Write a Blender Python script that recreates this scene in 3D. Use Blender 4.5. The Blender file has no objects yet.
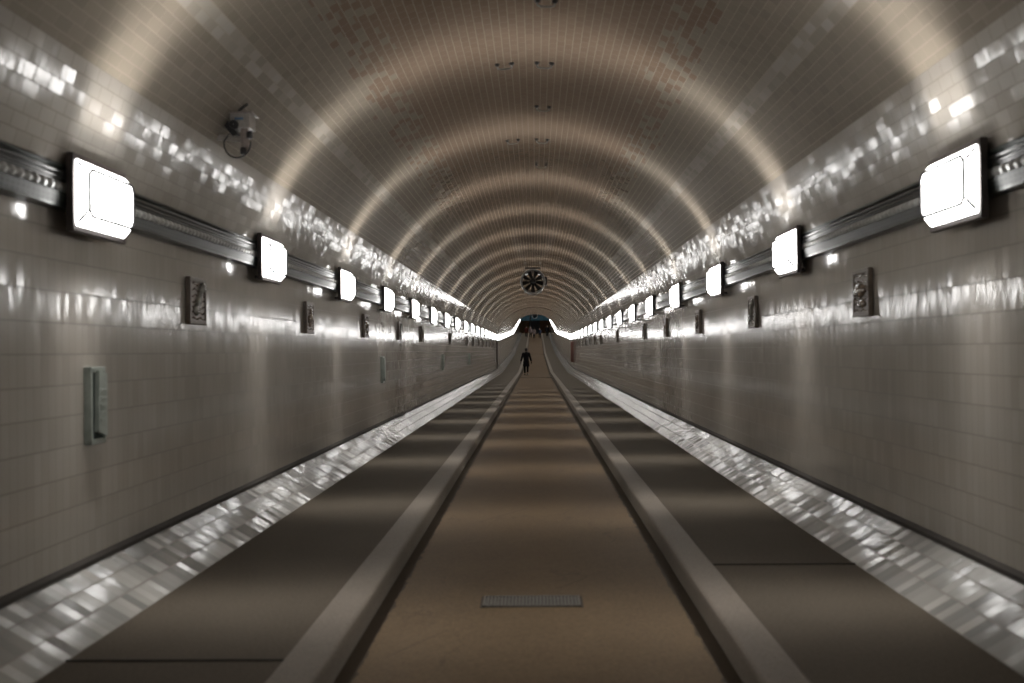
import bpy, bmesh, math, random
from mathutils import Vector, Matrix
R = math.radians
PI = math.pi
K = .87                           # tunnel size against the first survey
random.seed(7)
scn = bpy.context.scene
COL = scn.collection

# ------------------------------------------------------------------ materials
def new_mat(name):
    m = bpy.data.materials.new(name); m.use_nodes = True
    nt = m.node_tree
    for n in list(nt.nodes):
        if n.type != 'OUTPUT_MATERIAL': nt.nodes.remove(n)
    out = [n for n in nt.nodes if n.type == 'OUTPUT_MATERIAL'][0]
    b = nt.nodes.new('ShaderNodeBsdfPrincipled')
    nt.links.new(b.outputs[0], out.inputs[0])
    return m, nt, b

class NT:
    def __init__(s, nt): s.nt = nt
    def n(s, t, **kw):
        x = s.nt.nodes.new(t)
        for k, v in kw.items(): setattr(x, k, v)
        return x
    def set(s, inp, v):
        if isinstance(v, bpy.types.NodeSocket): s.nt.links.new(v, inp)
        else: inp.default_value = v
    def m(s, op, a, b=None, c=None):
        x = s.n('ShaderNodeMath', operation=op)
        s.set(x.inputs[0], a)
        if b is not None: s.set(x.inputs[1], b)
        if c is not None: s.set(x.inputs[2], c)
        return x.outputs[0]
    def vm(s, op, a, b=None, scale=None):
        x = s.n('ShaderNodeVectorMath', operation=op)
        s.set(x.inputs[0], a)
        if b is not None: s.set(x.inputs[1], b)
        if scale is not None: s.set(x.inputs[3], scale)
        return x.outputs[1] if op in ('DOT_PRODUCT', 'LENGTH') else x.outputs[0]
    def mix(s, f, a, b):
        x = s.n('ShaderNodeMix', data_type='RGBA')
        s.set(x.inputs[0], f); s.set(x.inputs[6], a); s.set(x.inputs[7], b)
        return x.outputs[2]
    def ramp(s, f, stops):
        x = s.n('ShaderNodeValToRGB')
        e = x.color_ramp.elements
        while len(e) < len(stops): e.new(0.5)
        for el, (p, c) in zip(e, stops):
            el.position = p; el.color = c if len(c) == 4 else (*c, 1)
        s.set(x.inputs[0], f)
        return x.outputs[0]
    def noise(s, vec, scale, detail=3, rough=.55):
        x = s.n('ShaderNodeTexNoise'); x.inputs['Scale'].default_value = scale
        x.inputs['Detail'].default_value = detail; x.inputs['Roughness'].default_value = rough
        if vec is not None: s.set(x.inputs['Vector'], vec)
        return x.outputs['Fac']

def c4(c): return (c[0], c[1], c[2], 1.0)

def simple(name, col, rough=.5, metal=0., nscale=30., namp=.15, bump=0., spec=.5, coat=0.):
    m, nt, b = new_mat(name); g = NT(nt)
    tc = g.n('ShaderNodeTexCoord').outputs['Object']
    f = g.noise(tc, nscale, 4)
    lo = [x*(1-namp) for x in col]; hi = [min(1, x*(1+namp)) for x in col]
    nt.links.new(g.ramp(f, [(.3, c4(lo)), (.7, c4(hi))]), b.inputs['Base Color'])
    b.inputs['Roughness'].default_value = rough; b.inputs['Metallic'].default_value = metal
    b.inputs['Specular IOR Level'].default_value = spec
    b.inputs['Coat Weight'].default_value = coat
    if bump:
        bp = g.n('ShaderNodeBump'); bp.inputs['Strength'].default_value = bump; bp.inputs['Distance'].default_value = .01
        nt.links.new(f, bp.inputs['Height']); nt.links.new(bp.outputs[0], b.inputs['Normal'])
    return m

def emitter(name, col, strength, base=(.9, .9, .9)):
    m, nt, b = new_mat(name)
    b.inputs['Base Color'].default_value = c4(base)
    b.inputs['Roughness'].default_value = .25
    b.inputs['Emission Color'].default_value = c4(col)
    b.inputs['Emission Strength'].default_value = strength
    return m

def tiles(name, w, h, col_fn, mortar_col, rough=.1, tilt=(.014, .02), jitter=.12, mortar=(.004, .004), stagger=.5, wave=(.012, .018), spec=.5):
    """glazed tiles: UV map holds metres (u along the tunnel, v round the section)."""
    m, nt, b = new_mat(name); g = NT(nt)
    uv = g.n('ShaderNodeUVMap', uv_map='metres').outputs[0]
    sp = g.n('ShaderNodeSeparateXYZ'); nt.links.new(uv, sp.inputs[0])
    u, v = sp.outputs[0], sp.outputs[1]
    vr = g.m('DIVIDE', v, h); row = g.m('FLOOR', vr)
    off = g.m('MULTIPLY', g.m('MODULO', g.m('ABSOLUTE', row), 2.0), stagger)
    ur = g.m('ADD', g.m('DIVIDE', u, w), off); colm = g.m('FLOOR', ur)
    fu = g.m('FRACT', ur); fv = g.m('FRACT', vr)
    du = g.m('MULTIPLY', g.m('MINIMUM', fu, g.m('SUBTRACT', 1.0, fu)), w)
    dv = g.m('MULTIPLY', g.m('MINIMUM', fv, g.m('SUBTRACT', 1.0, fv)), h)
    mk = g.m('MAXIMUM', g.m('LESS_THAN', du, mortar[0]/2), g.m('LESS_THAN', dv, mortar[1]/2))
    cb = g.n('ShaderNodeCombineXYZ'); nt.links.new(colm, cb.inputs[0]); nt.links.new(row, cb.inputs[1])
    wn = g.n('ShaderNodeTexWhiteNoise', noise_dimensions='3D'); nt.links.new(cb.outputs[0], wn.inputs['Vector'])
    rv = wn.outputs['Value']
    rc = g.n('ShaderNodeSeparateColor'); nt.links.new(wn.outputs['Color'], rc.inputs[0])
    base = col_fn(g, u, v, rv)
    jit = g.m('ADD', 1-jitter/2, g.m('MULTIPLY', rv, jitter))
    base = g.vm('SCALE', base, scale=jit)
    nt.links.new(g.mix(mk, base, c4(mortar_col)), b.inputs['Base Color'])
    nt.links.new(g.m('ADD', rough, g.m('MULTIPLY', mk, .5)), b.inputs['Roughness'])
    b.inputs['Specular IOR Level'].default_value = spec
    # every tile sits at its own slight angle
    geo = g.n('ShaderNodeNewGeometry')
    N = geo.outputs['Normal']
    Y = (0, 1, 0)
    cx = g.vm('CROSS_PRODUCT', N, Y)
    pos = geo.outputs['Position']
    wv = g.n('ShaderNodeCombineXYZ'); nt.links.new(g.m('MULTIPLY', u, 34.0), wv.inputs[0]); nt.links.new(g.m('MULTIPLY', v, 5.0), wv.inputs[1])
    nt.links.new(rv, wv.inputs[2])
    w1 = g.m('SUBTRACT', g.noise(wv.outputs[0], 1.0, 1), .5)      # glaze runs: ripples standing upright in each tile
    a = g.m('ADD', g.m('MULTIPLY', g.m('SUBTRACT', rc.outputs[0], .5), 2*tilt[0]), g.m('MULTIPLY', w1, wave[0]*4))
    bb = g.m('ADD', g.m('MULTIPLY', g.m('SUBTRACT', rc.outputs[1], .5), 2*tilt[1]), g.m('MULTIPLY', w1, -wave[1]*4))
    ya = g.n('ShaderNodeCombineXYZ'); nt.links.new(a, ya.inputs[1])
    N2 = g.vm('NORMALIZE', g.vm('ADD', g.vm('ADD', N, ya.outputs[0]), g.vm('SCALE', cx, scale=bb)))
    nt.links.new(N2, b.inputs['Normal'])
    return m

def wall_col(g, u, v, rv):
    n = g.noise(g.n('ShaderNodeNewGeometry').outputs['Position'], .8, 3)
    return g.ramp(n, [(.3, (.315, .294, .264)), (.7, (.375, .352, .318))])
M = {}
M['wall_tile'] = tiles('cream_wall_tile', .08, .172, wall_col, (.13, .114, .098), rough=.12, tilt=(.02, .007), mortar=(.0035, .0075), wave=(.02, .004), stagger=0., spec=1.0)

M['band_tile'] = tiles('small_wall_tile', .15, .0814, wall_col, (.14, .12, .10), rough=.12, tilt=(.03, .012), mortar=(.006, .006), wave=(.014, .003), spec=1.0)

def ceil_col(g, u, v, rv):
    # v is 0 on the crown; distance from the crown picks the tile batch
    a = g.m('ABSOLUTE', v)
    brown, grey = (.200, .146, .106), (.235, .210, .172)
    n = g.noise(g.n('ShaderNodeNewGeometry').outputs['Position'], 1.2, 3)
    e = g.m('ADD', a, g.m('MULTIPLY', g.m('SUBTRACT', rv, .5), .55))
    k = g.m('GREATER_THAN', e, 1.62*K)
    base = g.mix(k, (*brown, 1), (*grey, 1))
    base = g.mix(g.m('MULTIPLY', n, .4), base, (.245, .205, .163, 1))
    # one course of newer, paler tiles at about 45 degrees
    strip = g.m('MULTIPLY', g.m('GREATER_THAN', a, .074*28), g.m('LESS_THAN', a, .074*30))
    return g.mix(g.m('MULTIPLY', strip, g.m('ADD', .4, g.m('MULTIPLY', rv, .6))), base, (.34, .32, .285, 1))
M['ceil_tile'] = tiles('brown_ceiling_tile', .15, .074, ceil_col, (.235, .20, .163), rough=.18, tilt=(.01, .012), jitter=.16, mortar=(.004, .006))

def skirt_col(g, u, v, rv):
    return g.ramp(rv, [(0., (.21, .215, .207)), (1., (.33, .33, .315))])
M['skirt_tile'] = tiles('white_skirting_tile', .085, .158, skirt_col, (.13, .12, .11), rough=.15, tilt=(.04, .010), jitter=.25, wave=(.012, .004), spec=.8, mortar=(.004, .012), stagger=0.)

def ground(name, stops, rough, crack=False, dirt=None, fine=48):
    m, nt, b = new_mat(name); g = NT(nt)
    pos = g.n('ShaderNodeNewGeometry').outputs['Position']
    f1 = g.noise(pos, fine, 2, .7)
    f2 = g.noise(pos, 1.3, 5, .6)
    f = g.m('ADD', g.m('MULTIPLY', f1, .75), g.m('MULTIPLY', f2, .35))
    col = g.ramp(f, stops)
    if crack:
        v = g.n('ShaderNodeTexVoronoi', feature='DISTANCE_TO_EDGE'); v.inputs['Scale'].default_value = .9
        st = g.vm('MULTIPLY', pos, (1, .55, 1))
        st = g.vm('ADD', st, g.vm('SCALE', (1, 1, 0), scale=g.m('MULTIPLY', g.noise(pos, 3, 4), .7)))
        nt.links.new(st, v.inputs['Vector'])
        ck = g.m('MULTIPLY', g.m('LESS_THAN', v.outputs['Distance'], .006), g.m('GREATER_THAN', g.noise(pos, .7, 1), .53))
        col = g.mix(g.m('MULTIPLY', ck, .3), col, (.02, .016, .012, 1))
    if dirt:   # grime gathered along the kerbs
        sp = g.n('ShaderNodeSeparateXYZ'); nt.links.new(pos, sp.inputs[0])
        d = g.m('ABSOLUTE', g.m('SUBTRACT', sp.outputs[0], dirt[0]))
        e = g.m('ADD', d, g.m('MULTIPLY', g.m('SUBTRACT', g.noise(pos, 7, 4), .5), .09))
        k = g.m('GREATER_THAN', e, dirt[1])
        col = g.mix(g.m('MULTIPLY', k, .75), col, (.022, .018, .014, 1))
    nt.links.new(col, b.inputs['Base Color'])
    b.inputs['Roughness'].default_value = rough
    b.inputs['Specular IOR Level'].default_value = .18
    bp = g.n('ShaderNodeBump'); bp.inputs['Strength'].default_value = .35; bp.inputs['Distance'].default_value = .004
    nt.links.new(f1, bp.inputs['Height']); nt.links.new(bp.outputs[0], b.inputs['Normal'])
    return m
M['road'] = ground('brown_road_asphalt', [(.33, (.074, .051, .029)), (.72, (.138, .098, .058))], .62, True, (.05, .875))
M['pave'] = ground('dark_pavement_asphalt', [(.3, (.056, .047, .036)), (.75, (.094, .080, .062))], .85)
M['kerb'] = ground('worn_kerb_stone', [(.3, (.105, .091, .075)), (.75, (.195, .172, .144))], .6, fine=60)
M['joint'] = simple('dark_joint', (.03, .026, .022), .8)
M['black_metal'] = simple('black_painted_metal', (.02, .02, .021), .38)
M['plate'] = simple('dark_lamp_plate', (.055, .045, .042), .4, .5)
M['tray'] = simple('dark_green_tray_metal', (.022, .028, .024), .28, .5, 60, .3, .1)
M['cable'] = simple('black_cable_sheath', (.035, .036, .034), .28)
M['conduit'] = simple('ribbed_grey_conduit', (.42, .43, .42), .3, .3)
M['galv'] = simple('galvanised_steel', (.36, .36, .35), .3, .9)
M['glass_lamp'] = emitter('lit_lamp_glass', (1., .98, .96), 17.)
M['lead'] = simple('lamp_seam', (.03, .028, .03), .5)
M['relief'] = simple('glazed_brown_relief', (.13, .10, .075), .22, 0, 14, .6, .5, coat=.5)
M['relief_grey'] = simple('glazed_grey_relief', (.19, .19, .17), .18, 0, 18, .5, .4, coat=.5)
M['relief_frame'] = simple('brown_plaque_frame', (.10, .075, .055), .35, 0, 20, .3)
M['box_green'] = simple('grey_green_paint', (.23, .26, .235), .42, .1, 12, .15)
M['slot'] = simple('dark_slot', (.01, .02, .018), .7)
M['cam_body'] = simple('pale_plastic', (.30, .28, .255), .4)
M['cam_pink'] = simple('grey_beige_plastic', (.25, .21, .19), .4)
M['blue'] = simple('blue_sticker', (.10, .17, .27), .4)
M['grate'] = simple('dull_iron_grate', (.135, .13, .118), .5, .4, 40, .25, .2)
M['red'] = simple('red_brown_door_paint', (.06, .02, .012), .5)
M['skin'] = simple('skin', (.42, .25, .17), .5)
M['hair_dark'] = simple('dark_hair', (.02, .014, .01), .6)
M['hair_grey'] = simple('grey_hair', (.35, .33, .31), .6)
def cloth(n, c): return simple(n, c, .85, 0, 90, .2, .2, spec=.15)
M['black_cloth'] = cloth('black_cloth', (.010, .010, .012))
M['black_trousers'] = cloth('black_trouser_cloth', (.012, .012, .013))
M['navy'] = cloth('navy_cloth', (.015, .02, .035))
M['maroon'] = cloth('maroon_cloth', (.06, .016, .012))
M['pale_cloth'] = cloth('pale_cloth', (.20, .165, .165))
M['shoe'] = simple('black_shoe', (.012, .012, .012), .35)
M['hall_dark'] = simple('dark_lobby_wall', (.05, .055, .058), .6)
M['wood'] = simple('amber_wood', (.16, .085, .022), .45, 0, 6, .3)
M['door_blue'] = simple('dark_blue_door', (.02, .028, .05), .4)
M['col_grey'] = simple('pale_column_paint', (.16, .20, .21), .5)
M['teal'] = emitter('teal_glazing', (.10, .30, .40), .07, (.05, .1, .12))
M['frame_dark'] = simple('dark_window_frame', (.02, .025, .03), .4)

# ------------------------------------------------------------------ mesh builders
class MB:
    def __init__(s): s.bm = bmesh.new()
    def box(s, c, d, bevel=0., rot=None, segs=2):
        ret = bmesh.ops.create_cube(s.bm, size=1.0)
        vs = ret['verts']
        bmesh.ops.scale(s.bm, vec=d, verts=vs)
        if bevel:
            es = list({e for v in vs for e in v.link_edges})
            r = bmesh.ops.bevel(s.bm, geom=es, offset=bevel, segments=segs, affect='EDGES', profile=.6)
            vs = list({v for f in r['faces'] for v in f.verts} | {v for v in vs if v.is_valid})
        if rot is not None: bmesh.ops.rotate(s.bm, cent=(0, 0, 0), matrix=rot, verts=vs)
        bmesh.ops.translate(s.bm, vec=c, verts=vs)
        return s
    def tube(s, pts, r, seg=10, cap=True, closed=False):
        pts = [Vector(p) for p in pts]
        n = len(pts); rs = r if isinstance(r, (list, tuple)) else [r]*n
        rings = []; prev = None
        for i, p in enumerate(pts):
            if closed: t = pts[(i+1) % n] - pts[i-1]
            else: t = pts[min(i+1, n-1)] - pts[max(i-1, 0)]
            t.normalize()
            if prev is None:
                a = Vector((0, 0, 1)) if abs(t.z) < .9 else Vector((1, 0, 0))
                x = t.cross(a).normalized()
            else:
                x = (prev - t*prev.dot(t)).normalized()
            prev = x; y = t.cross(x)
            rings.append([s.bm.verts.new(p + (x*math.cos(2*PI*k/seg) + y*math.sin(2*PI*k/seg))*rs[i]) for k in range(seg)])
        for i in range(n if closed else n-1):
            A, B = rings[i], rings[(i+1) % n]
            for k in range(seg): s.bm.faces.new((A[k], A[(k+1) % seg], B[(k+1) % seg], B[k]))
        if cap and not closed:
            s.bm.faces.new(list(reversed(rings[0]))); s.bm.faces.new(rings[-1])
        return s
    def lathe(s, prof, axis='Y', seg=40, close=False):
        """prof: (radius, height along axis)"""
        rings = []
        for (r, h) in prof:
            ring = []
            for k in range(seg):
                a = 2*PI*k/seg
                c, d = r*math.cos(a), r*math.sin(a)
                ring.append(s.bm.verts.new({'Y': (c, h, d), 'Z': (c, d, h), 'X': (h, c, d)}[axis]))
            rings.append(ring)
        m = len(rings)
        for i in range(m if close else m-1):
            A, B = rings[i], rings[(i+1) % m]
            for k in range(seg): s.bm.faces.new((A[k], A[(k+1) % seg], B[(k+1) % seg], B[k]))
        return s
    def prism(s, poly, lo, hi, axis='Y'):
        """extrude an xz outline along Y (or yz along X)"""
        f = (lambda p, h: (p[0], h, p[1])) if axis == 'Y' else ((lambda p, h: (h, p[0], p[1])) if axis == 'X' else (lambda p, h: (p[0], p[1], h)))
        A = [s.bm.verts.new(f(p, lo)) for p in poly]; B = [s.bm.verts.new(f(p, hi)) for p in poly]
        n = len(poly)
        s.bm.faces.new(A); s.bm.faces.new(list(reversed(B)))
        for k in range(n): s.bm.faces.new((A[k], B[k], B[(k+1) % n], A[(k+1) % n]))
        return s
    def move(s, v):
        bmesh.ops.translate(s.bm, vec=v, verts=s.bm.verts); return s
    def build(s, name, mat, parent=None, smooth=False, loc=None):
        bmesh.ops.recalc_face_normals(s.bm, faces=s.bm.faces)
        me = bpy.data.meshes.new(name); s.bm.to_mesh(me); s.bm.free()
        me.materials.append(mat)
        if smooth:
            for p in me.polygons: p.use_smooth = True
            if smooth != 'all': me.set_sharp_from_angle(angle=R(35))
        o = bpy.data.objects.new(name, me); COL.objects.link(o)
        if parent is not None: o.parent = parent
        if loc is not None: o.location = loc
        return o

def empty(name, loc, rot=(0, 0, 0)):
    o = bpy.data.objects.new(name, None); COL.objects.link(o)
    o.empty_display_size = .1
    o.location = loc; o.rotation_euler = rot
    return o
def tag(o, label=None, cat=None, group=None, kind=None):
    if label: o['label'] = label
    if cat: o['category'] = cat
    if group: o['group'] = group
    if kind: o['kind'] = kind
    return o
def copy_tree(o, parent=None):
    c = o.copy(); COL.objects.link(c); c.parent = parent
    for ch in list(o.children): copy_tree(ch, c)
    return c
def struct(o, label=None): o['kind'] = 'structure'; (label and o.__setitem__('label', label)); return o

# ------------------------------------------------------------------ the tunnel's line: level, then climbing twice
EYE = 1.555                       # height of the axis reference above the road
Y0, K1, K2, YE = -14.0, 76.0*K, 127.0*K, 187.0*K
G1, G2 = .026, .060
def lift(y):
    if y <= K1: return 0.
    if y <= K2: return (y-K1)*G1
    return (K2-K1)*G1 + (y-K2)*G2
def slope(y): return 0. if y <= K1 else (math.atan(G1) if y <= K2 else math.atan(G2))
STN = [Y0] + [float(y) for y in range(-10, 64, 6)] + [K1-.4, K1+.4] + [y*K for y in (82., 92., 102., 112., 120.)] + [K2-.5, K2+.5] + [y*K for y in (134., 144., 154., 164., 175.)] + [YE]
STN = sorted(set(STN))

XL = 2.752*K
# section: upright wall, leaning shoulder, flat band of small courses, vault arc (x, z about the axis reference)
WX, C1 = 1.066*XL, .12*XL
ax, az = 1.0216*XL, .50*XL
bx, bz = ax - .309*.17*XL, az + .951*.17*XL
WZ = az - (WX-ax)*.951/.309
RT = 1.21*XL
C2 = (bx*bx + bz*bz - RT*RT) / (2*(bz - RT))
R2 = RT - C2
SK_Z = -.4994*XL                  # top of the tiled skirting
SK_X = WX
PV_Z = -1.43                      # pavement level
PV_X = 2.150
def wall_x(z):
    if z <= WZ: return WX
    if z <= az: return WX + (z-WZ)*(ax-WX)/(az-WZ)
    if z <= bz: return ax + (z-az)*(bx-ax)/(bz-az)
    return math.sqrt(max(0, R2*R2 - (z-C2)**2))

def sweep(name, prof, mat, smooth=True, vs=None, stations=STN, closed=False):
    """prof: [(x, z)] carried along the tunnel; UV layer in metres"""
    bm = bmesh.new(); uvl = bm.loops.layers.uv.new('metres')
    if vs is None:
        vs = [0.]
        for i in range(1, len(prof)): vs.append(vs[-1] + math.dist(prof[i], prof[i-1]))
    rows = [[bm.verts.new((x, y, z + EYE + lift(y))) for (x, z) in prof] for y in stations]
    npf = len(prof)
    for i in range(len(stations)-1):
        for k in range(npf if closed else npf-1):
            k2 = (k+1) % npf
            f = bm.faces.new((rows[i][k], rows[i][k2], rows[i+1][k2], rows[i+1][k]))
            for lp, (yy, vv) in zip(f.loops, ((stations[i], vs[k]), (stations[i], vs[k2]), (stations[i+1], vs[k2]), (stations[i+1], vs[k]))):
                lp[uvl].uv = (yy + 20., vv)
            f.smooth = smooth
    if closed:
        bm.faces.new(rows[0]); bm.faces.new(list(reversed(rows[-1])))
    me = bpy.data.meshes.new(name); bm.to_mesh(me); bm.free()
    me.materials.append(mat)
    o = bpy.data.objects.new(name, me); COL.objects.link(o)
    return o

def flip(o):
    o.data.flip_normals(); return o

# walls
HC = .172                         # course height on the upright wall; a course line falls where the shoulder begins
low = [(WX, SK_Z), (WX, WZ)]
fl = [(WX + (bx-WX)*i/6, WZ + (bz-WZ)*i/6) for i in range(1, 7)]
HB = .0814; LB = math.dist((WX, WZ), (bx, bz))
vs = [HC*100 - (WZ-SK_Z), HC*100]
for sg, nm, lab in ((1, 'wall_right', 'right tunnel wall of cream glazed tiles'), (-1, 'wall_left', 'left tunnel wall of cream glazed tiles')):
    prof = low + fl
    vv = vs + [HC*100 + LB*i/6 for i in range(1, 7)]
    o = sweep(nm, [(sg*x, z) for x, z in prof], M['wall_tile'], smooth=False, vs=vv)
    if sg < 0: flip(o)
    o.data.materials.append(M['band_tile'])
    uv = o.data.uv_layers['metres'].data
    if sg < 0:
        for q in uv: q.uv[0] += 240.
    for pl in o.data.polygons:
        mv = sum(uv[li].uv[1] for li in pl.loop_indices)/4
        if mv > HC*100:
            pl.material_index = 1
            for li in pl.loop_indices: uv[li].uv[1] = uv[li].uv[1] - HC*100 - LB + HB*200
    struct(o, lab)
# vault
t0 = math.atan2(bx, bz-C2)
angs = [t0 - 2*t0*i/56 for i in range(57)]
profC = [(R2*math.sin(a), C2 + R2*math.cos(a)) for a in angs]
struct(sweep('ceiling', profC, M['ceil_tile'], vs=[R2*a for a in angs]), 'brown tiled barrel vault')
# skirting
d = Vector((SK_X-PV_X, SK_Z-PV_Z)); 
skp = [(PV_X + d.x*i/3, PV_Z + d.y*i/3) for i in range(4)]
L = d.length
vsk = [.158*i for i in range(4)]
struct(sweep('baseboard_right', skp, M['skirt_tile'], smooth=False, vs=vsk), 'sloping white tiled skirting under the right wall')
bl_ = sweep('baseboard_left', [(-x, z) for x, z in skp], M['skirt_tile'], smooth=False, vs=vsk)
for q in bl_.data.uv_layers['metres'].data: q.uv[0] += 240.
struct(flip(bl_), 'sloping white tiled skirting under the left wall')
# dark joint where skirting meets wall
for s, nm in ((1, 'trim_1'), (-1, 'trim_2')):
    pr = [(s*(SK_X-.035), SK_Z-.012), (s*(SK_X-.035), SK_Z+.012), (s*(SK_X+.005), SK_Z+.032), (s*(SK_X+.03), SK_Z-.01)]
    o = sweep(nm, pr, M['joint'], smooth=False, closed=True)
    bm = bmesh.new(); bm.from_mesh(o.data); bmesh.ops.recalc_face_normals(bm, faces=bm.faces); bm.to_mesh(o.data); bm.free()
    struct(o, 'dark joint strip on top of the ' + ('right' if s > 0 else 'left') + ' skirting')
# roadway, pavements, kerbs
RC = .05; RL, RR = RC-.96, RC+.96; KL, KR = RL-.215, RR+.205
RZ = -EYE
struct(sweep('floor', [(RR+.01, RZ), (RC+.5, RZ+.008), (RC, RZ+.012), (RC-.5, RZ+.008), (RL-.01, RZ)], M['road']), 'brown asphalt roadway down the middle')
flip(bpy.data.objects['floor'])
struct(sweep('floor_left', [(-PV_X-.02, PV_Z), (KL+.01, PV_Z)], M['pave']), 'dark asphalt footway on the left')
struct(sweep('floor_right', [(KR-.01, PV_Z), (PV_X+.02, PV_Z)], M['pave']), 'dark asphalt footway on the right')
for nm, a, b, side in (('trim_3', KL, RL, 'left'), ('trim_4', RR, KR, 'right')):
    e = .022
    pr = [(a, RZ-.1), (a, PV_Z+.006), (a+e*.4, PV_Z+.012), (b-e, PV_Z+.012), (b-.006, PV_Z+.006), (b, PV_Z-e*.6), (b, RZ-.1)]
    if side == 'right':
        pr = [(b, RZ-.1), (b, PV_Z+.006), (b-e*.4, PV_Z+.012), (a+e, PV_Z+.012), (a+.006, PV_Z+.006), (a, PV_Z-e*.6), (a, RZ-.1)]
    o = sweep(nm, pr, M['kerb'], smooth=False, closed=True)
    bm = bmesh.new(); bm.from_mesh(o.data); bmesh.ops.recalc_face_normals(bm, faces=bm.faces); bm.to_mesh(o.data); bm.free()
    struct(o, 'pale stone kerb along the ' + side + ' edge of the roadway')
# movement-joint rings where the gradient changes
def ring(nm, y, lab):
    full = low + fl
    full = full + profC[1:-1] + [(-x, z) for x, z in reversed(full)]
    bm = bmesh.new(); rows = []
    for dy, k in ((-.09, 1.), (-.09, .992), (.09, .992), (.09, 1.)):
        rows.append([bm.verts.new((x*k, y+dy, C1+(z-C1)*k + EYE + lift(y+dy))) for x, z in full])
    for A, B in zip(rows, rows[1:]):
        for i in range(len(full)-1): bm.faces.new((A[i], A[i+1], B[i+1], B[i]))
    bmesh.ops.recalc_face_normals(bm, faces=bm.faces)
    me = bpy.data.meshes.new(nm); bm.to_mesh(me); bm.free(); me.materials.append(M['relief_frame'])
    o = bpy.data.objects.new(nm, me); COL.objects.link(o); struct(o, lab)
ring('trim_5', K1, 'dark joint ring where the far ramp begins')
# transverse joints across roadway and left footway, painted light edge on the right
def cross_strip(nm, y, x0, x1, z, w, lab):
    o = MB().box((0, 0, 0), (x1-x0, w, .012), .003).build(nm, M['joint'], loc=((x0+x1)/2, y, EYE+z+lift(y)+.004))
    o.rotation_euler = (slope(y), 0, 0); struct(o, lab)
cross_strip('trim_6', 57.6, RL, RR, RZ+.009, .35, 'dark joint across the roadway before the walker')
cross_strip('trim_7', 4.62, -PV_X, KL, PV_Z, .014, 'thin seam across the left footway')
cross_strip('trim_8', 6.62, KR, PV_X, PV_Z, .009, 'thin dark strip for a light band edge on the right footway')  # dark strip stands in for the edge of a lamp's light band
cross_strip('trim_9', K2, RL, RR, RZ+.01, .5, 'dark joint across the roadway on the far ramp')

# ------------------------------------------------------------------ lamps
LZ = 1.02*K
ORD = ['', 'first', 'second', 'third', 'fourth', 'fifth', 'sixth', 'seventh', 'eighth', 'ninth', 'tenth', 'eleventh', 'twelfth', 'thirteenth', 'fourteenth', 'fifteenth', 'sixteenth', 'seventeenth', 'eighteenth', 'nineteenth', 'twentieth']
def ordinal(n):
    if n <= 20: return ORD[n]
    tens = {2: 'twenty', 3: 'thirty', 4: 'forty', 5: 'fifty', 6: 'sixty', 7: 'seventy', 8: 'eighty', 9: 'ninety'}
    if n % 10 == 0: return {2: 'twentieth', 3: 'thirtieth', 4: 'fortieth', 5: 'fiftieth', 6: 'sixtieth', 7: 'seventieth', 8: 'eightieth'}[n//10]
    return tens[n//10] + '-' + ORD[n % 10]
D0, DS = 6.475*K, 4.235*K
def sheet_light(name, power, fall):
    l = bpy.data.lights.new(name, 'AREA'); l.shape = 'RECTANGLE'; l.size = .60; l.size_y = .09
    l.energy = power; l.color = (1., .945, .885)
    l.use_nodes = True
    nt = l.node_tree; g = NT(nt)
    em = [n for n in nt.nodes if n.type == 'EMISSION'][0]
    inc = g.n('ShaderNodeNewGeometry').outputs['Incoming']
    dt = g.vm('DOT_PRODUCT', inc, (0, 1, 0))
    q = g.m('DIVIDE', dt, .27)
    st = g.m('POWER', 2.718, g.m('MULTIPLY', g.m('MULTIPLY', q, q), -1.0))
    geo = g.n('ShaderNodeNewGeometry')
    cs = g.m('MAXIMUM', g.vm('DOT_PRODUCT', geo.outputs['Normal'], geo.outputs['Incoming']), 0.0)
    st = g.m('MULTIPLY', st, g.m('POWER', cs, fall))
    nt.links.new(st, em.inputs['Strength'])
    return l
UP = sheet_light('lamp_uplight', 60., 1.5)
DN = sheet_light('lamp_downlight', 46., 3.0)

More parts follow.
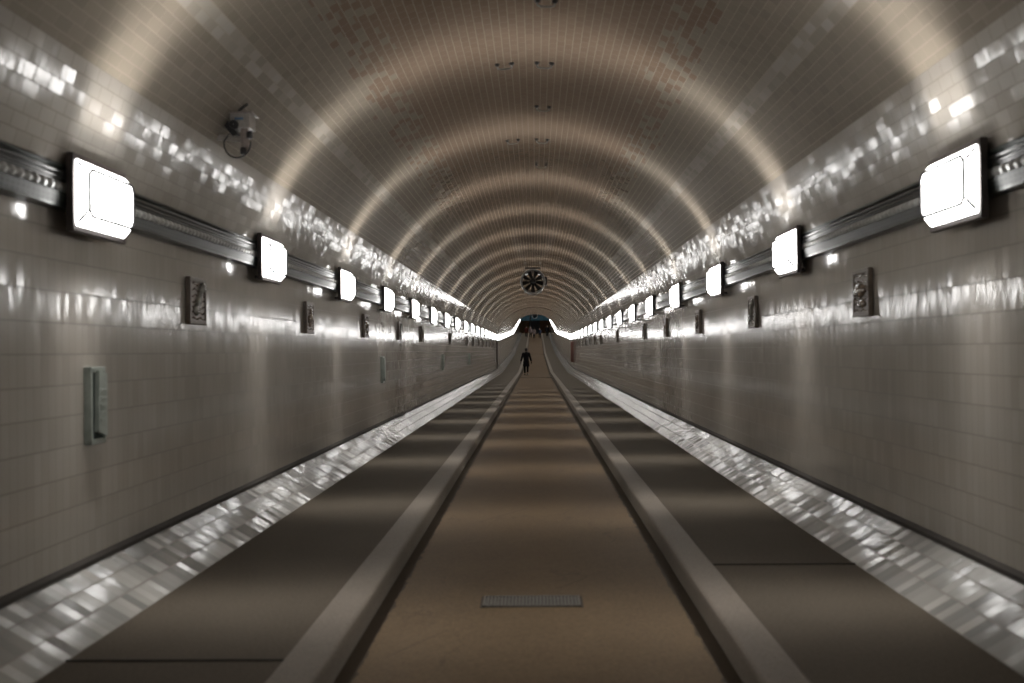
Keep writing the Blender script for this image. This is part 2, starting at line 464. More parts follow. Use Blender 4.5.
def make_lamp():
    root = empty('block_lamp', (0, 0, 0))
    # local x = out of the wall, y = along the tunnel, z = up; origin on the plate's back, at mid height
    pl = MB().box((.024, 0, 0), (.048, .79, .49), .006)
    pl.build('back_plate', M['plate'], root)
    MB().box((-.006, 0, .205), (.016, .30, .03), .004).build('bracket', M['black_metal'], root)
    MB().box((-.048, 0, -.195), (.096, .30, .03), .004).build('bracket', M['black_metal'], root)
    # glass cover: frustum with chamfered ends
    bm = bmesh.new()
    def loop(x, hy, hz, c):
        return [bm.verts.new((x, yy, zz)) for yy, zz in ((-hy, -hz+c), (-hy+c, -hz), (hy-c, -hz), (hy, -hz+c), (hy, hz-c), (hy-c, hz), (-hy+c, hz), (-hy, hz-c))]
    lo = [loop(.046, .362, .208, .012), loop(.060, .362, .203, .018), loop(.108, .350, .160, .034), loop(.122, .336, .147, .036)]
    for A, B in zip(lo, lo[1:]):
        for k in range(8): bm.faces.new((A[k], A[(k+1) % 8], B[(k+1) % 8], B[k]))
    bm.faces.new(lo[-1]); bm.faces.new(list(reversed(lo[0])))
    mb = MB(); mb.bm.free(); mb.bm = bm
    gc = mb.build('glass_cover', M['glass_lamp'], root)
    # thin glazing bars along the edges of the glass
    sm = MB(); br = .0115
    for sy in (-1, 1):
        sm.tube([(.123, sy*.336, -.112), (.123, sy*.336, .112)], br, 6)
        for sz in (-1, 1):
            sm.tube([(.062, sy*.359, sz*.186), (.108, sy*.348, sz*.130), (.123, sy*.335, sz*.111), (.123, sy*.300, sz*.147)], br, 6)
    for sz in (-1, 1): sm.tube([(.123, -.300, sz*.147), (.123, .300, sz*.147)], br, 6)
    sm.build('glazing_bar', M['lead'], gc)
    for l, z, sg in ((UP, .256, 1), (DN, -.256, -1)):
        lo_ = bpy.data.objects.new(l.name, l); COL.objects.link(lo_); lo_.parent = root
        lo_.location = (.12, 0, z)
        ta = R(50) if sg > 0 else R(30)
        zz = -Vector((math.sin(ta), 0, sg*math.cos(ta))); xx = Vector((0, 1, 0)); yy = zz.cross(xx)
        lo_.rotation_euler = Matrix((xx, yy, zz)).transposed().to_euler()
    return root
lamp0 = make_lamp()
LX = 2.822*K
used = False
for s, side in ((-1, 'left'), (1, 'right')):
    for n in range(-3, 44):
        y = D0 + DS*n
        if y > YE-1: break
        o = lamp0 if not used else copy_tree(lamp0); used = True
        o.location = (s*LX, y, EYE + LZ + lift(y))
        o.scale = (K, K, K)
        o.rotation_euler = (Matrix.Rotation(slope(y), 3, 'X') @ Matrix.Rotation(0 if s < 0 else PI, 3, 'Z')).to_euler()
        if n < 0:
            tag(o, 'lit glass lamp on the %s wall, %s behind the viewer' % (side, ordinal(-n)), 'lamp', 'wall lamps along the tunnel')
        elif n == 0:
            tag(o, 'largest lit glass block lamp on the %s wall, nearest the viewer' % side, 'lamp', 'wall lamps along the tunnel')
        else:
            where = 'level stretch' if y < K1 else 'far ramp'
            tag(o, 'lit glass lamp on the %s wall, %s from the viewer, %s' % (side, ordinal(n+1), where), 'lamp', 'wall lamps along the tunnel')

# ------------------------------------------------------------------ cable trays behind the lamps
M['mesh_metal'], nt_, b_ = new_mat('perforated_tray_metal'); g_ = NT(nt_)
uv_ = g_.n('ShaderNodeNewGeometry').outputs['Position']
sp_ = g_.n('ShaderNodeSeparateXYZ'); nt_.links.new(uv_, sp_.inputs[0])
a_ = g_.m('ABSOLUTE', g_.m('SUBTRACT', g_.m('FRACT', g_.m('DIVIDE', sp_.outputs[1], .05)), .5))
c_ = g_.m('ABSOLUTE', g_.m('SUBTRACT', g_.m('FRACT', g_.m('DIVIDE', sp_.outputs[2], .026)), .5))
hole = g_.m('MULTIPLY', g_.m('LESS_THAN', a_, .3), g_.m('LESS_THAN', c_, .28))
nt_.links.new(g_.mix(hole, (.030, .036, .031, 1), (.003, .004, .003, 1)), b_.inputs['Base Color'])
b_.inputs['Metallic'].default_value = .35; b_.inputs['Roughness'].default_value = .42

def path_pts(x, z, y0, y1):
    ys = [y for y in STN if y0 < y < y1]
    return [(x, y, z+EYE+lift(y)) for y in [y0]+ys+[y1]]
for s, side in ((-1, 'left'), (1, 'right')):
    root = empty('cable_tray', (s*2.48, Y0, EYE+.9))
    pass
    tag(root, 'dark cable tray with bundled cables and ribbed conduit along the %s wall' % side, 'cable tray')
    inv = Matrix.Translation(-Vector(root.location))
    def put(o):
        o.parent = root; o.data.transform(inv); return o
    zlo, zhi = .805, 1.022
    ch = [(s*2.546, zlo-.005), (s*2.472, zlo-.005), (s*2.472, zlo+.010), (s*2.534, zlo+.010), (s*2.504, zhi-.05), (s*2.488, zhi-.012), (s*2.474, zhi-.012), (s*2.463, zhi-.004), (s*2.463, zhi+.006), (s*2.492, zhi+.006), (s*2.512, zhi-.05)]
    o = sweep('tray_channel', ch, M['tray'], smooth=False, closed=True)
    bm = bmesh.new(); bm.from_mesh(o.data); bmesh.ops.recalc_face_normals(bm, faces=bm.faces); bm.to_mesh(o.data); bm.free(); put(o)
    ms = [(s*2.505, zlo+.011), (s*2.474, zlo+.011), (s*2.464, zlo+.072), (s*2.466, zlo+.076), (s*2.492, zlo+.076)]
    o = sweep('perforated_lip', ms, M['mesh_metal'], smooth=False, closed=True)
    bm = bmesh.new(); bm.from_mesh(o.data); bmesh.ops.recalc_face_normals(bm, faces=bm.faces); bm.to_mesh(o.data); bm.free(); put(o)
    for k, (x, z, r) in enumerate(((2.478, .990, .012), (2.482, .964, .011), (2.484, .946, .008))):
        put(MB().tube(path_pts(s*x, z, Y0, YE), r, 8).build('cable', M['cable'], None, True))
    # ribbed conduit: radius swells and narrows every few centimetres on the near stretch
    pts, rs = [], []
    y = -6.0
    while y < 46:
        for dy, r in ((0, .014), (.016, .033), (.038, .033), (.054, .014)):
            pts.append((s*2.497, y+dy, .912+EYE)); rs.append(r)
        y += .078
    mb = MB().tube(pts, rs, 8)
    mb.tube(path_pts(s*2.497, .912, 46, YE), .025, 8)
    put(mb.build('ribbed_conduit', M['conduit'], None, False))

# ------------------------------------------------------------------ relief plaques
def plaque_base(root, hw=.215, hh=.205):
    # square frame with raised rim
    mb = MB().box((.014, 0, 0), (.05, 2*hw, 2*hh), .008)
    for sy in (-1, 1): mb.box((.042, sy*(hw-.02), 0), (.022, .04, 2*hh), .008)
    for sz in (-1, 1): mb.box((.042, 0, sz*(hh-.02)), (.022, 2*hw-.06, .04), .008)
    mb.build('plaque_frame', M['relief_frame'], root)
def blob(mb, c, r, sub=2):
    ret = bmesh.ops.create_icosphere(mb.bm, subdivisions=sub, radius=1.0)
    bmesh.ops.scale(mb.bm, vec=r, verts=ret['verts']); bmesh.ops.translate(mb.bm, vec=c, verts=ret['verts'])
def make_plaque(kind):
    root = empty('relief_plaque', (0, 0, 0))
    plaque_base(root)
    rnd = random.Random(kind)
    mb = MB()
    if kind == 0:      # a curled shape with a head
        pts = [(.05, .09*math.cos(t*.32)*(1-.02*t)+.01, .12-.022*t+.03*math.sin(t*.6)) for t in range(12)]
        mb.tube(pts, [.045-.002*t for t in range(12)], 10); blob(mb, (.062, .10, .12), (.04, .05, .055))
        blob(mb, (.05, -.06, -.08), (.04, .07, .05))
    elif kind == 1:    # fish shape
        blob(mb, (.05, 0, .02), (.045, .13, .065)); mb.prism([(-.12, .02), (-.17, .09), (-.165, -.05)], .02, .06, 'X')
        blob(mb, (.045, .03, -.10), (.035, .12, .035)); blob(mb, (.06, .09, .03), (.03, .02, .02))
    else:              # shells and ripples
        for k in range(5):
            a = k*1.256+rnd.random()
            blob(mb, (.045, .085*math.cos(a), .085*math.sin(a)), (.04, .05+.02*rnd.random(), .045))
        blob(mb, (.06, 0, 0), (.045, .055, .055))
    mb.build('relief', M['relief_grey'] if kind == 0 else M['relief'], root, True)
    rb = MB()
    for k in range(7):
        z = -.155 + k*.05
        rb.tube([(.034, -.165 + .33*j/8, z + .012*math.sin(j*1.5+k)) for j in range(9)], .009, 6)
    rb.build('relief_ground', M['relief'], root)
    return root
protos = [make_plaque(k) for k in range(3)]
firstuse = [True]*3
PZ = .47*K
cnt = {-1: 0, 1: 0}
for s, side in ((-1, 'left'), (1, 'right')):
    for n in range(-1, 22):
        if n in (5, 7): continue
        y = (8.69 + 4.36*n)*K
        if n < 0: continue
        if y > K1-2: break
        k = (n*2 + (1 if s > 0 else 0)) % 3
        o = protos[k] if firstuse[k] else copy_tree(protos[k]); firstuse[k] = False
        cnt[s] += 1
        wx = wall_x(PZ)
        o.location = (s*(wx-.012), y, EYE+PZ); o.scale = (K*.65, K, K)
        o.rotation_euler = (0, 0, 0 if s < 0 else PI)
        what = ['brown plaque with a grey curled relief', 'brown glazed fish relief plaque', 'brown glazed plaque with rounded relief shapes'][k]
        if cnt[s] > 4: what = 'small dark relief plaque'
        tag(o, '%s on the %s wall, %s from the viewer' % (what, side, ordinal(cnt[s])), 'plaque', 'relief plaques on the walls')
for k in range(3):
    if firstuse[k]:
        for ch in list(protos[k].children): bpy.data.objects.remove(ch)
        bpy.data.objects.remove(protos[k])

# ------------------------------------------------------------------ grey-green wall boxes, left wall
def make_wallbox():
    root = empty('hooded_box', (0, 0, 0))
    mb = MB()
    w, h = .115, .26
    mb.box((.01, 0, 0), (.03, 2*w, 2*h), .006)
    for sz in (-1, 1): mb.box((.03, 0, sz*(h-.018)), (.03, 2*w, .036), .006)
    for sy in (-1, 1): mb.box((.03, sy*(w-.015), 0), (.03, .03, 2*h), .006)
    mb.build('frame', M['box_green'], root)
    MB().box((.029, 0, 0), (.012, 2*w-.06, 2*h-.07), .002).build('recess', M['slot'], root)
    # hood standing off towards the far side
    hd = MB().prism([(-.045, -.175), (-.035, .235), (.09, .215), (.09, -.215)], .03, .065, 'X')
    hood = hd.build('hood', M['box_green'], root)
    lp = MB()
    for k in range(5): lp.box((.067, .025, .10-k*.05), (.006, .09, .02), .002)
    lp.build('louvre', M['box_green'], hood)
    return root
wb0 = make_wallbox()
BZ = -.335*K
for i, y in enumerate((6.66*K, 19.3*K, 31.9*K, 44.6*K)):
    o = wb0 if i == 0 else copy_tree(wb0)
    # lean with the wall
    o.location = (-(wall_x(BZ)-.006), y, EYE+BZ)
    o.scale = (K, K, K)
    tag(o, ['large grey-green hooded metal box low on the left wall, nearest the viewer', 'grey-green hooded metal box on the left wall, second from the viewer',
            'small grey-green metal box on the left wall, third from the viewer', 'tiny grey-green metal box on the left wall, farthest of the four'][i], 'wall box', 'metal boxes on the left wall')

# ------------------------------------------------------------------ camera-like device on the left vault
dev = empty('surveillance_camera', (-2.425*K, 8.5*K, EYE+1.957*K)); dev.scale = (K, K, K)
tag(dev, 'small pale surveillance camera with looping black cables on the upper left vault', 'camera')
hsg = MB().box((0, 0, .035), (.17, .20, .125), .012).build('housing', M['cam_body'], dev)
MB().box((-.005, -.102, .048), (.075, .006, .022), .002).build('sticker', M['blue'], hsg)
MB().box((.012, 0, .101), (.20, .25, .010), .003).build('sunshield', M['cam_pink'], dev)
mb = MB().lathe([(.005, -.135), (.034, -.135), (.038, -.125), (.038, -.098), (.005, -.098)], 'Y', 20).move((-.045, 0, -.005)); mb.build('lens', M['black_metal'], hsg, True)
mb = MB().tube([(.02, -.03, -.02), (.025, -.04, -.09), (.03, -.03, -.17), (.02, 0, -.205)], .034, 12); mb.build('bracket_arm', M['cam_pink'], dev, True)
mb = MB().tube([(.0, -.02, -.115), (-.06, -.01, -.105), (-.15, 0, -.09), (-.245, 0, -.09)], .028, 12); mb.build('wall_arm', M['cam_body'], dev, True)
wz = 2.0+.0
MB().box((-.135, .02, .02), (.05, .12, .24), .01, Matrix.Rotation(R(-38), 3, 'Y')).build('mounting_plate', M['black_metal'], dev)
for c in ((.075, -.06, -.085), (.02, -.07, -.225)): MB().lathe([(.004, -.03), (.022, -.03), (.026, -.02), (.026, .02), (.02, .03), (.004, .03)], 'Z', 14).move(c).build('cable_gland', M['black_metal'], dev, True)
lp = [(-.12 + .0*t, .0, -.06) for t in range(1)] + [(-.03 + .115*math.cos(a), -.07, -.155 + .125*math.sin(a)) for a in [R(x) for x in range(170, 375, 14)]]
MB().tube(lp, .0075, 8).build('cable', M['cable'], dev, True)
lp = [(-.08, .0, .10), (-.06, -.01, .125), (-.02, -.02, .135), (.02, -.02, .165), (.045, -.01, .185), (.04, 0, .20), (.01, .01, .19), (-.03, .02, .16), (-.1, .03, .13)]
MB().tube(lp, .006, 8).build('cable', M['cable'], dev, True)

# ------------------------------------------------------------------ jet fans under the crown
def make_fan():
    root = empty('jet_fan', (0, 0, 0))
    mb = MB().lathe([(.425, -.42), (.455, -.47), (.49, -.47), (.505, -.43), (.49, -.38), (.47, -.30), (.47, .9), (.44, .9), (.425, .2)], 'Y', 56, True)
    mb.build('casing', M['galv'], root, True)
    hub = MB().lathe([(.002, -.43), (.08, -.42), (.125, -.37), (.135, -.30), (.135, .1), (.002, .12)], 'Y', 32); hub = hub.build('hub', M['black_metal'], root, True)
    for k in range(9):
        a = 2*PI*k/9 + .35
        bm = bmesh.new()
        rr = [.12, .20, .30, .42]; tw = [50, 42, 34, 27]; cw = [.11, .145, .175, .19]
        rows = []
        for r, t, c in zip(rr, tw, cw):
            row = []
            for (q, th) in ((-.5, 0), (0, .010), (.5, 0), (0, -.006)):
                x = q*c*math.cos(R(t)) ; y = q*c*math.sin(R(t)) + th
                row.append(bm.verts.new((x, y-.30, r)))
            rows.append(row)
        for A, B in zip(rows, rows[1:]):
            for i in range(4): bm.faces.new((A[i], A[(i+1) % 4], B[(i+1) % 4], B[i]))
        bm.faces.new(rows[0]); bm.faces.new(rows[-1])
        bmesh.ops.rotate(bm, cent=(0, 0, 0), matrix=Matrix.Rotation(a, 3, 'Y'), verts=bm.verts)
        m2 = MB(); m2.bm.free(); m2.bm = bm
        m2.build('blade', M['black_metal'], hub, True)
    gr = MB()
    for r in (.19, .30): gr.lathe([(r-.005, .86), (r+.005, .86), (r+.005, .88), (r-.005, .88)], 'Y', 32, True)
    for k in range(4):
        a = PI*k/4
        gr.tube([(-.43*math.cos(a), .87, -.43*math.sin(a)), (.43*math.cos(a), .87, .43*math.sin(a))], .007, 6)
    gr.build('rear_guard', M['black_metal'], root)
    for sx in (-1, 1):
        for yy in (-.25, .7): MB().tube([(sx*.30, yy, .36), (sx*.30, yy, .80)], .016, 8).build('hanger', M['kerb'], root, True)
        MB().box((sx*.30, .22, .80), (.08, 1.2, .035), .006).build('ceiling_rail', M['kerb'], root)
        mb = MB().box((sx*.30, -.35, -.42), (.10, .16, .10), .01, None); mb.box((sx*.27, -.35, -.365), (.05, .10, .06), .008)
        mb.build('foot_clamp', M['galv'], root)
    MB().box((0, -.35, .535), (.62, .10, .05), .008).build('mounting_beam', M['black_metal'], root)
    MB().box((.52, -.1, .02), (.09, .30, .34), .01).build('terminal_box', M['black_metal'], root)
    return root
fan = make_fan()
fan.location = (0, 36.5*K, EYE+2.515*K); fan.scale = (K*.91, K, K*.91)
tag(fan, 'round jet fan with black blades hanging under the tiled crown of the tunnel', 'fan', 'jet fans under the crown')
y = 150.*K; f2 = copy_tree(fan); f2.location = (0, y, EYE+2.60*K+lift(y)); f2.rotation_euler = (slope(y), 0, 0)
tag(f2, 'tiny dark jet fan high over the far ramp, near the lobby', 'fan', 'jet fans under the crown')

# ------------------------------------------------------------------ little hooks in the crown
def make_hook():
    root = empty('ceiling_hook', (0, 0, 0))
    for sx in (-1, 1): MB().lathe([(.002, .012), (.024, .012), (.028, 0), (.028, -.012), (.014, -.024), (.002, -.026)], 'Z', 14).move((sx*.085, 0, 0)).build('anchor', M['black_metal'], root, True)
    MB().tube([(-.085, 0, -.015), (-.08, 0, -.045), (-.055, 0, -.058), (.055, 0, -.058), (.08, 0, -.045), (.085, 0, -.015)], .011, 8).build('bar', M['galv'], root, True)
    return root
hk = make_hook(); i = 0
hooks = [(.21, 9.4, 'at the top of the picture'), (.21, 11.45, 'second from the viewer, right of its twin'), (-.25, 11.45, 'left one of the nearest pair'),
         (.21, 13.5, 'alone between the two pairs'), (.21, 15.6, 'right one of the second pair'), (-.25, 15.6, 'left one of the second pair'), (.21, 17.7, 'alone behind the second pair')]
for (x, y, w) in hooks:
    x, y = x*K, y*K
    o = hk if i == 0 else copy_tree(hk); i += 1
    z = C2 + math.sqrt(R2*R2 - x*x)
    o.scale = (K, K, K); o.location = (x, y, EYE+z-.008); o.rotation_euler = (0, math.asin(x/R2), 0)
    tag(o, 'small metal hook bar in the tiled crown, ' + w, 'hook', 'hooks in the crown')

# ------------------------------------------------------------------ drain grate in the roadway
gr = empty('drain_grate', (RC-.030, 6.14, .012))
tag(gr, 'grey slotted drain grate set across the brown roadway near the viewer', 'drain grate')
mb = MB()
W_, D_ = .298, .125
mb.box((0, -D_+.01, .003), (2*W_, .02, .012), .002).box((0, D_-.01, .003), (2*W_, .02, .012), .002)
mb.box((-W_+.008, 0, .003), (.016, 2*D_, .012), .002).box((W_-.008, 0, .003), (.016, 2*D_, .012), .002)
mb.build('frame', M['grate'], gr)
mb = MB()
for k in range(26): mb.box((-W_+.028 + k*(2*W_-.056)/25, 0, .003), (.0165, 2*D_-.04, .010), .002)
mb.build('bars', M['grate'], gr)
MB().box((0, 0, -.003), (2*W_+.03, 2*D_+.012, .006), .001).build('pit', M['joint'], gr)

# ------------------------------------------------------------------ red-brown cabinet at the start of the far ramp, right wall
cab = empty('fire_cabinet', (WX-.125, K1-1.0, EYE-.1))
tag(cab, 'tall red-brown cabinet on the right wall where the ramp begins', 'cabinet')
MB().box((.02, 0, 0), (.20, .62, 1.35), .012).build('body', M['red'], cab)
cdoor = MB().box((-.088, 0, 0), (.02, .54, 1.25), .006).build('door', M['red'], cab)
MB().tube([(-.10, -.2, -.06), (-.125, -.2, -.05), (-.125, -.2, .05), (-.10, -.2, .06)], .009, 8).build('handle', M['galv'], cdoor, True)
dn = empty('downpipe', (-(WX-.09), K1-.8, EYE-1.15))
tag(dn, 'thin dark vertical pipe on the left wall where the ramp begins', 'pipe')
MB().tube([(0, 0, -.02), (0, 0, .5), (0, 0, 1.0), (0, 0, 1.5), (0, 0, 1.95)], .035, 10).build('pipe_run', M['joint'], dn, True)
for z in (.5, 1.4): MB().box((-.04, 0, z), (.09, .10, .04), .006).build('clamp', M['black_metal'], dn)

# ------------------------------------------------------------------ people
def skin_obj(name, chains, mat, parent, levels=2, root=0):
    """chains: list of [(x,y,z,r)...]; a chain may start with an int = index of an existing vertex"""
    verts, edges, rad = [], [], []
    for ch in chains:
        prev = None
        for p in ch:
            if isinstance(p, int): prev = p; continue
            verts.append(p[:3]); rad.append((p[3], p[4] if len(p) > 4 else p[3])); i = len(verts)-1
            if prev is not None: edges.append((prev, i))
            prev = i
    me = bpy.data.meshes.new(name); me.from_pydata(verts, edges, [])
    o = bpy.data.objects.new(name, me); COL.objects.link(o)
    md = o.modifiers.new('Skin', 'SKIN'); md.use_smooth_shade = True; md.branch_smoothing = .4
    sv = me.skin_vertices[0].data if me.skin_vertices else None
    if sv is None:
        bpy.context.view_layer.objects.active = o
        sv = me.skin_vertices[0].data
    for i, r in enumerate(rad): sv[i].radius = r
    for v in sv: v.use_root = False
    sv[root].use_root = True
    sd = o.modifiers.new('Sub', 'SUBSURF'); sd.levels = levels; sd.render_levels = levels
    me.materials.append(mat)
    dg = bpy.context.evaluated_depsgraph_get()
    ev = o.evaluated_get(dg)
    nm = bpy.data.meshes.new_from_object(ev)
    o.modifiers.clear(); o.data = nm
    for p in nm.polygons: p.use_smooth = True
    if not nm.materials: nm.materials.append(mat)
    o.parent = parent
    return o


def person(loc, rot, H, coat, trousers, hair, stride=.18, arm_out=.20, coat_len=.74, skin='skin', gloves=False):
    """standing figure facing -y (towards the viewer) when rot = 0; origin between the feet"""
    root = empty('person', loc, (0, 0, rot))
    k = H/1.75
    def P(x, y, z, r, r2=None): return (x*k, y*k, z*k, r*k) if r2 is None else (x*k, y*k, z*k, r*k, r2*k)
    f = stride
    # joints
    hipL, hipR = (.095, 0, .90), (-.095, 0, .90)
    kneeL, kneeR = (.10, -f*.55, .50), (-.095, f*.10, .50)
    ankL, ankR = (.10, -f*.75, .085), (-.09, f*1.1, .13)
    shL, shR = (.185, .0, 1.42), (-.185, .0, 1.42)
    elL, elR = (.185+arm_out*.55, .05, 1.14), (-.185-arm_out*.55, .05, 1.14)
    wrL, wrR = (.185+arm_out, -.04, .885), (-.185-arm_out, .0, .885)
    ch = []
    ch.append([P(0, 0, .95, .125, .10), P(0, 0, 1.08, .115, .09), P(0, 0, 1.25, .14, .10), P(0, 0, 1.39, .12, .085), P(0, -.005, 1.47, .055), P(0, -.015, 1.53, .052),
               P(0, -.02, 1.585, .07, .08), P(0, -.018, 1.655, .078, .095), P(0, -.010, 1.70, .062, .075)])
    n = 9
    for (hp, kn, an, fy) in ((hipL, kneeL, ankL, -.15), (hipR, kneeR, ankR, -.13)):
        toe = (an[0]*1.08, an[1]-.13, max(.035, an[2]-.055 if an[1] < 0 else .035))
        ch.append([0, P(*hp, .085), P(kn[0], kn[1]*.5, .70, .075), P(*kn, .055), P(kn[0], (kn[1]+an[1])/2+.012, .33, .052), P(*an, .036), P(*toe, .032)])
        n += 6
    for sgn, sh, el, wr in ((1, shL, elL, wrL), (-1, shR, elR, wrR)):
        b0 = n
        ch.append([3, P(*sh, .058), P(*el, .042), P(*wr, .027)]); n += 3
        pz = wr[2]-.055
        pm = (wr[0]+sgn*.01, wr[1]-.01, pz)
        ch.append([b0+2, P(*pm, .016, .034)]); pi = n; n += 1
        for j, ln in enumerate((.072, .082, .076, .060)):
            yo = -.030 + j*.020
            a = (pm[0], pm[1]+yo, pz-.035); b = (pm[0]-sgn*.004, pm[1]+yo*1.05, pz-.035-ln*.55); c = (pm[0]-sgn*.022, pm[1]+yo*1.05, pz-.035-ln)
            ch.append([pi, P(*a, .0095), P(*b, .0085), P(*c, .007)]); n += 3
        ch.append([b0+2, P(pm[0]-sgn*.006, pm[1]-.038, wr[2]-.045, .0105), P(pm[0]-sgn*.016, pm[1]-.056, wr[2]-.080, .0085)]); n += 2
    body = skin_obj('body', ch, M[skin], root)
    # face: nose, ears, eyes, mouth belong to the body surface
    mb = MB(); mb.bm.from_mesh(body.data)
    def bl(c, r): blob(mb, Vector(c)*k, Vector(r)*k)
    bl((0, -.118, 1.605), (.014, .02, .024))
    for sx in (-1, 1): bl((sx*.082, -.01, 1.61), (.010, .020, .032)); bl((sx*.030, -.103, 1.632), (.013, .008, .008))
    bl((0, -.105, 1.562), (.026, .010, .007))
    for f_ in mb.bm.faces: f_.smooth = True
    mb.bm.to_mesh(body.data); mb.bm.free()
    # hair
    mb = MB(); blob(mb, Vector((0, .012, 1.672))*k, Vector((.093, .110, .088))*k, 3)
    blob(mb, Vector((0, .045, 1.61))*k, Vector((.082, .07, .085))*k, 3)
    mb.build('hair', M[hair], root, 'all')
    # coat: torso with flared skirt, sleeves to the wrist
    hem = coat_len
    mb = MB(); bm = mb.bm; SEG = 20; prev = None
    rings = [(hem, .215, .170, .01), (hem+.01, .222, .178, .01), ((hem+.95)/2, .200, .158, .006), (.95, .180, .138, 0), (1.08, .172, .130, 0), (1.25, .192, .140, 0),
             (1.36, .200, .135, 0), (1.415, .185, .120, 0), (1.455, .125, .098, 0), (1.485, .082, .086, -.002), (1.515, .076, .080, -.004), (1.518, .062, .066, -.004)]
    for (z, rx, ry, yo) in rings:
        row = [bm.verts.new(Vector((rx*math.cos(2*PI*j/SEG), yo + ry*math.sin(2*PI*j/SEG), z + (.012*math.sin(6*PI*j/SEG) if z < hem+.02 else 0)))*k) for j in range(SEG)]
        if prev:
            for j in range(SEG): bm.faces.new((prev[j], prev[(j+1) % SEG], row[(j+1) % SEG], row[j]))
        prev = row
    for sgn, sh, el, wr in ((1, shL, elL, wrL), (-1, shR, elR, wrR)):
        S, E, W = Vector(sh), Vector(el), Vector(wr)
        pts = [S + Vector((-sgn*.06, 0, .0)), S + Vector((-sgn*.005, 0, -.015)), S.lerp(E, .3), S.lerp(E, .7), E, E.lerp(W, .4), E.lerp(W, .85), E.lerp(W, .95)]
        mb.tube([p_*k for p_ in pts], [r_*k for r_ in (.075, .080, .074, .068, .064, .060, .056, .050)], 14)
    mb.build('coat', M[coat], root, 'all')
    # trousers
    tt = [[P(0, 0, .95, .15, .115)]]
    for (hp, kn, an) in ((hipL, kneeL, ankL), (hipR, kneeR, ankR)):
        tt.append([0, P(hp[0], hp[1], hp[2]-.03, .105), P(kn[0], kn[1]*.5, .70, .092), P(*kn, .075), P(kn[0], (kn[1]+an[1])/2+.012, .32, .068), P(an[0], an[1]+.004, an[2]+.02, .060)])
    skin_obj('trousers', tt, M[trousers], root)
    for (an, flat) in ((ankL, True), (ankR, False)):
        z = .0 if flat else .03
        mb = MB()
        mb.tube([Vector((an[0], an[1]+.06, .045+z))*k, Vector((an[0], an[1]+.0, .055+z))*k, Vector((an[0]*1.04, an[1]-.08, .045+z*.4))*k, Vector((an[0]*1.08, an[1]-.165, .033))*k, Vector((an[0]*1.09, an[1]-.195, .028))*k],
                [.030*k, .045*k, .046*k, .038*k, .018*k], 12)
        mb.box(Vector((an[0]*1.04, an[1]-.065, .010+z*.3))*k, Vector((.088, .255, .02))*k, .008*k, Matrix.Rotation(R(0 if flat else -6), 3, 'X'))
        mb.build('shoe', M['shoe'], root, True)
    if gloves:
        for sgn, wr in ((1, wrL), (-1, wrR)):
            pm = Vector((wr[0]+sgn*.01, wr[1]-.01, wr[2]-.06))
            mb = MB(); blob(mb, pm*k, Vector((.030, .046, .062))*k)
            for j, ln in enumerate((.070, .080, .074, .058)):
                yo = -.032 + j*.021
                mb.tube([(pm+Vector((0, yo, -.03)))*k, (pm+Vector((-sgn*.004, yo*1.05, -.04-ln*.5)))*k, (pm+Vector((-sgn*.022, yo*1.05, -.04-ln)))*k], [.013*k, .012*k, .009*k], 8)
            mb.tube([(pm+Vector((0, -.03, .02)))*k, (pm+Vector((-sgn*.008, -.06, -.02)))*k, (pm+Vector((-sgn*.016, -.066, -.05)))*k], [.014*k, .013*k, .010*k], 8)
            mb.build('glove', M['black_cloth'], root, 'all')
    return root

p = person((-.55, 63.6, .012), PI, 1.72, 'black_cloth', 'black_trousers', 'hair_dark', .17, .15, .56, gloves=True)
tag(p, 'person in long black coat walking alone on the brown roadway', 'person')
far = [  # x px, distance, height, coat, trousers, hair, rot, label
    (526.6, 147., 1.72, 'maroon', 'black_trousers', 'hair_dark', 0, 'person in dark maroon coat, leftmost of the far group'),
    (530.6, 149., 1.66, 'pale_cloth', 'black_trousers', 'hair_grey', .3, 'person in a pale top, second from left in the far group'),
    (534.2, 146., 1.62, 'pale_cloth', 'navy', 'hair_dark', PI, 'person in a pale top and navy trousers, middle of the far group'),
    (539.8, 146., 1.58, 'navy', 'black_trousers', 'hair_dark', .2, 'person in navy coat, second from right in the far group'),
    (547.2, 149., 1.72, 'black_cloth', 'black_trousers', 'hair_dark', -.2, 'person in black, rightmost of the far group'),
]
for (px, y, h, c, t, hr, rz, lab) in far:
    x = (px-535.5)/995.6*y + .062
    z = (PV_Z if (x < KL or x > KR) else RZ+.012) + EYE + lift(y)
    if RL-.3 < x < RL: z = PV_Z + .012 + EYE + lift(y)
    q = person((x, y, z), rz, h, c, t, hr, .08, .08)
    tag(q, lab, 'person')

# ------------------------------------------------------------------ lobby at the far end
ZE = lift(YE)
fz = ZE
def sbox(name, c, d, mat, lab): return struct(MB().box(c, d).build(name, mat), lab)
sbox('floor_back', (0, YE+7, fz-.05), (14, 14, .1), M['pave'], 'lobby floor beyond the ramp')
sbox('wall_back', (0, YE+14, fz+4), (14, .3, 8.2), M['hall_dark'], 'dark lobby wall at the end of the tunnel')
for s, nm in ((-1, 'wall_back_left'), (1, 'wall_back_right')): sbox(nm, (s*7, YE+7, fz+4), (.3, 14, 8.2), M['hall_dark'], 'dark lobby side wall')
sbox('ceiling_back', (0, YE+7, fz+8.1), (14, 14, .2), M['hall_dark'], 'lobby ceiling')
yb = YE+13.83
win = empty('window_1', (0, yb, fz+3.75)); struct(win, 'teal glazed band high in the lobby')
MB().box((0, 0, 0), (6.4, .04, 2.3)).build('glazing', M['teal'], win)
mb = MB()
for k in range(9): mb.box((-3.2+.8*k, -.04, 0), (.07, .08, 2.3))
for z in (-1.15, -.2, 1.15): mb.box((0, -.04, z), (6.5, .08, .08))
mb.build('window_frame', M['frame_dark'], win)
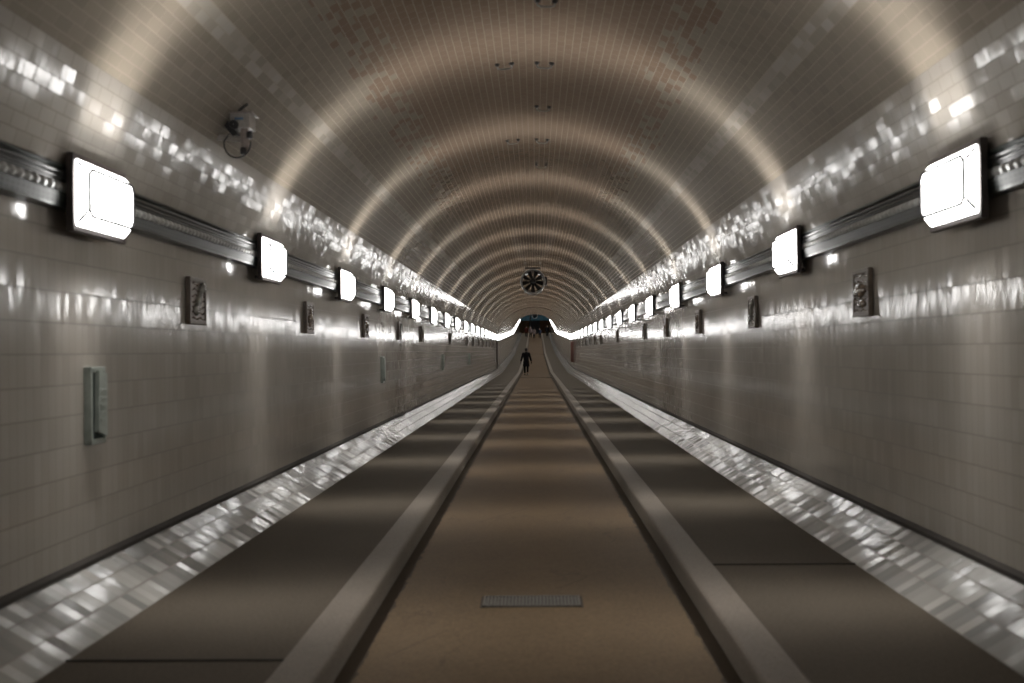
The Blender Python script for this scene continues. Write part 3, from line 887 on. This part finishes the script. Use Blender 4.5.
dr = empty('door_1', (.05, yb, fz)); struct(dr, 'dark blue lift door in the lobby')
MB().box((0, 0, 1.25), (1.3, .10, 2.5), .01).build('door_leaf', M['door_blue'], dr)
MB().box((0, -.06, 1.25), (.03, .03, 2.5)).build('door_seam', M['frame_dark'], dr)
for k, (x, w, m, lab) in enumerate(((-1.9, 1.8, 'wood', 'amber wood panelling left of the lift door'), (1.95, 2.1, 'wood', 'amber wood panelling right of the lift door'), (-.82, .26, 'col_grey', 'pale pilaster left of the lift door'))):
    struct(MB().box((x, yb, fz+(1.29 if m == 'wood' else 2.6)), (w, .14, 2.58 if m == 'wood' else 5.2), .02).build('trim_%d' % (10+k), M[m]), lab)
# unseen warm lamp added under the lobby ceiling to light the hall
cl = empty('added_lobby_lamp', (1.6, YE+10, fz+7.985)); tag(cl, 'unseen warm round lamp added on the lobby ceiling beyond the ramp', 'lamp')
MB().lathe([(.002, -.16), (.2, -.15), (.3, -.08), (.32, 0), (.002, .02)], 'Z', 28).build('shade', emitter('warm_glass', (1, .6, .25), 12), cl, True)

# ------------------------------------------------------------------ camera, world, view
cam = bpy.data.cameras.new('camera'); co = bpy.data.objects.new('camera', cam); COL.objects.link(co)
cam.sensor_width = 36.0; cam.lens = 35.0; cam.clip_end = 500
F = 1024*35/36
yaw = math.atan((535.5-512)/F); pitch = math.atan((351-341.5)/F)
roll = R(.65)
Mx = Matrix.Rotation(yaw, 4, 'Z') @ Matrix.Rotation(PI/2 + pitch, 4, 'X') @ Matrix.Rotation(-roll, 4, 'Z')
co.matrix_world = Matrix.Translation((.062, 0, EYE)) @ Mx
cam.dof.use_dof = True; cam.dof.focus_distance = 34.; cam.dof.aperture_fstop = 1.9
scn.camera = co
w = bpy.data.worlds.new('world'); scn.world = w; w.use_nodes = True
bg = w.node_tree.nodes.get('Background') or w.node_tree.nodes.new('ShaderNodeBackground')
bg.inputs[0].default_value = (.02, .02, .022, 1); bg.inputs[1].default_value = .3
scn.view_settings.view_transform = 'Standard'; scn.view_settings.look = 'None'
scn.view_settings.exposure = 0.0; scn.view_settings.gamma = 1.0; scn.view_settings.use_curve_mapping = False
cy = scn.cycles
cy.max_bounces = 7; cy.diffuse_bounces = 4; cy.glossy_bounces = 5; cy.sample_clamp_indirect = 6.0
cy.use_denoising = True
cy.caustics_reflective = True; cy.blur_glossy = .3
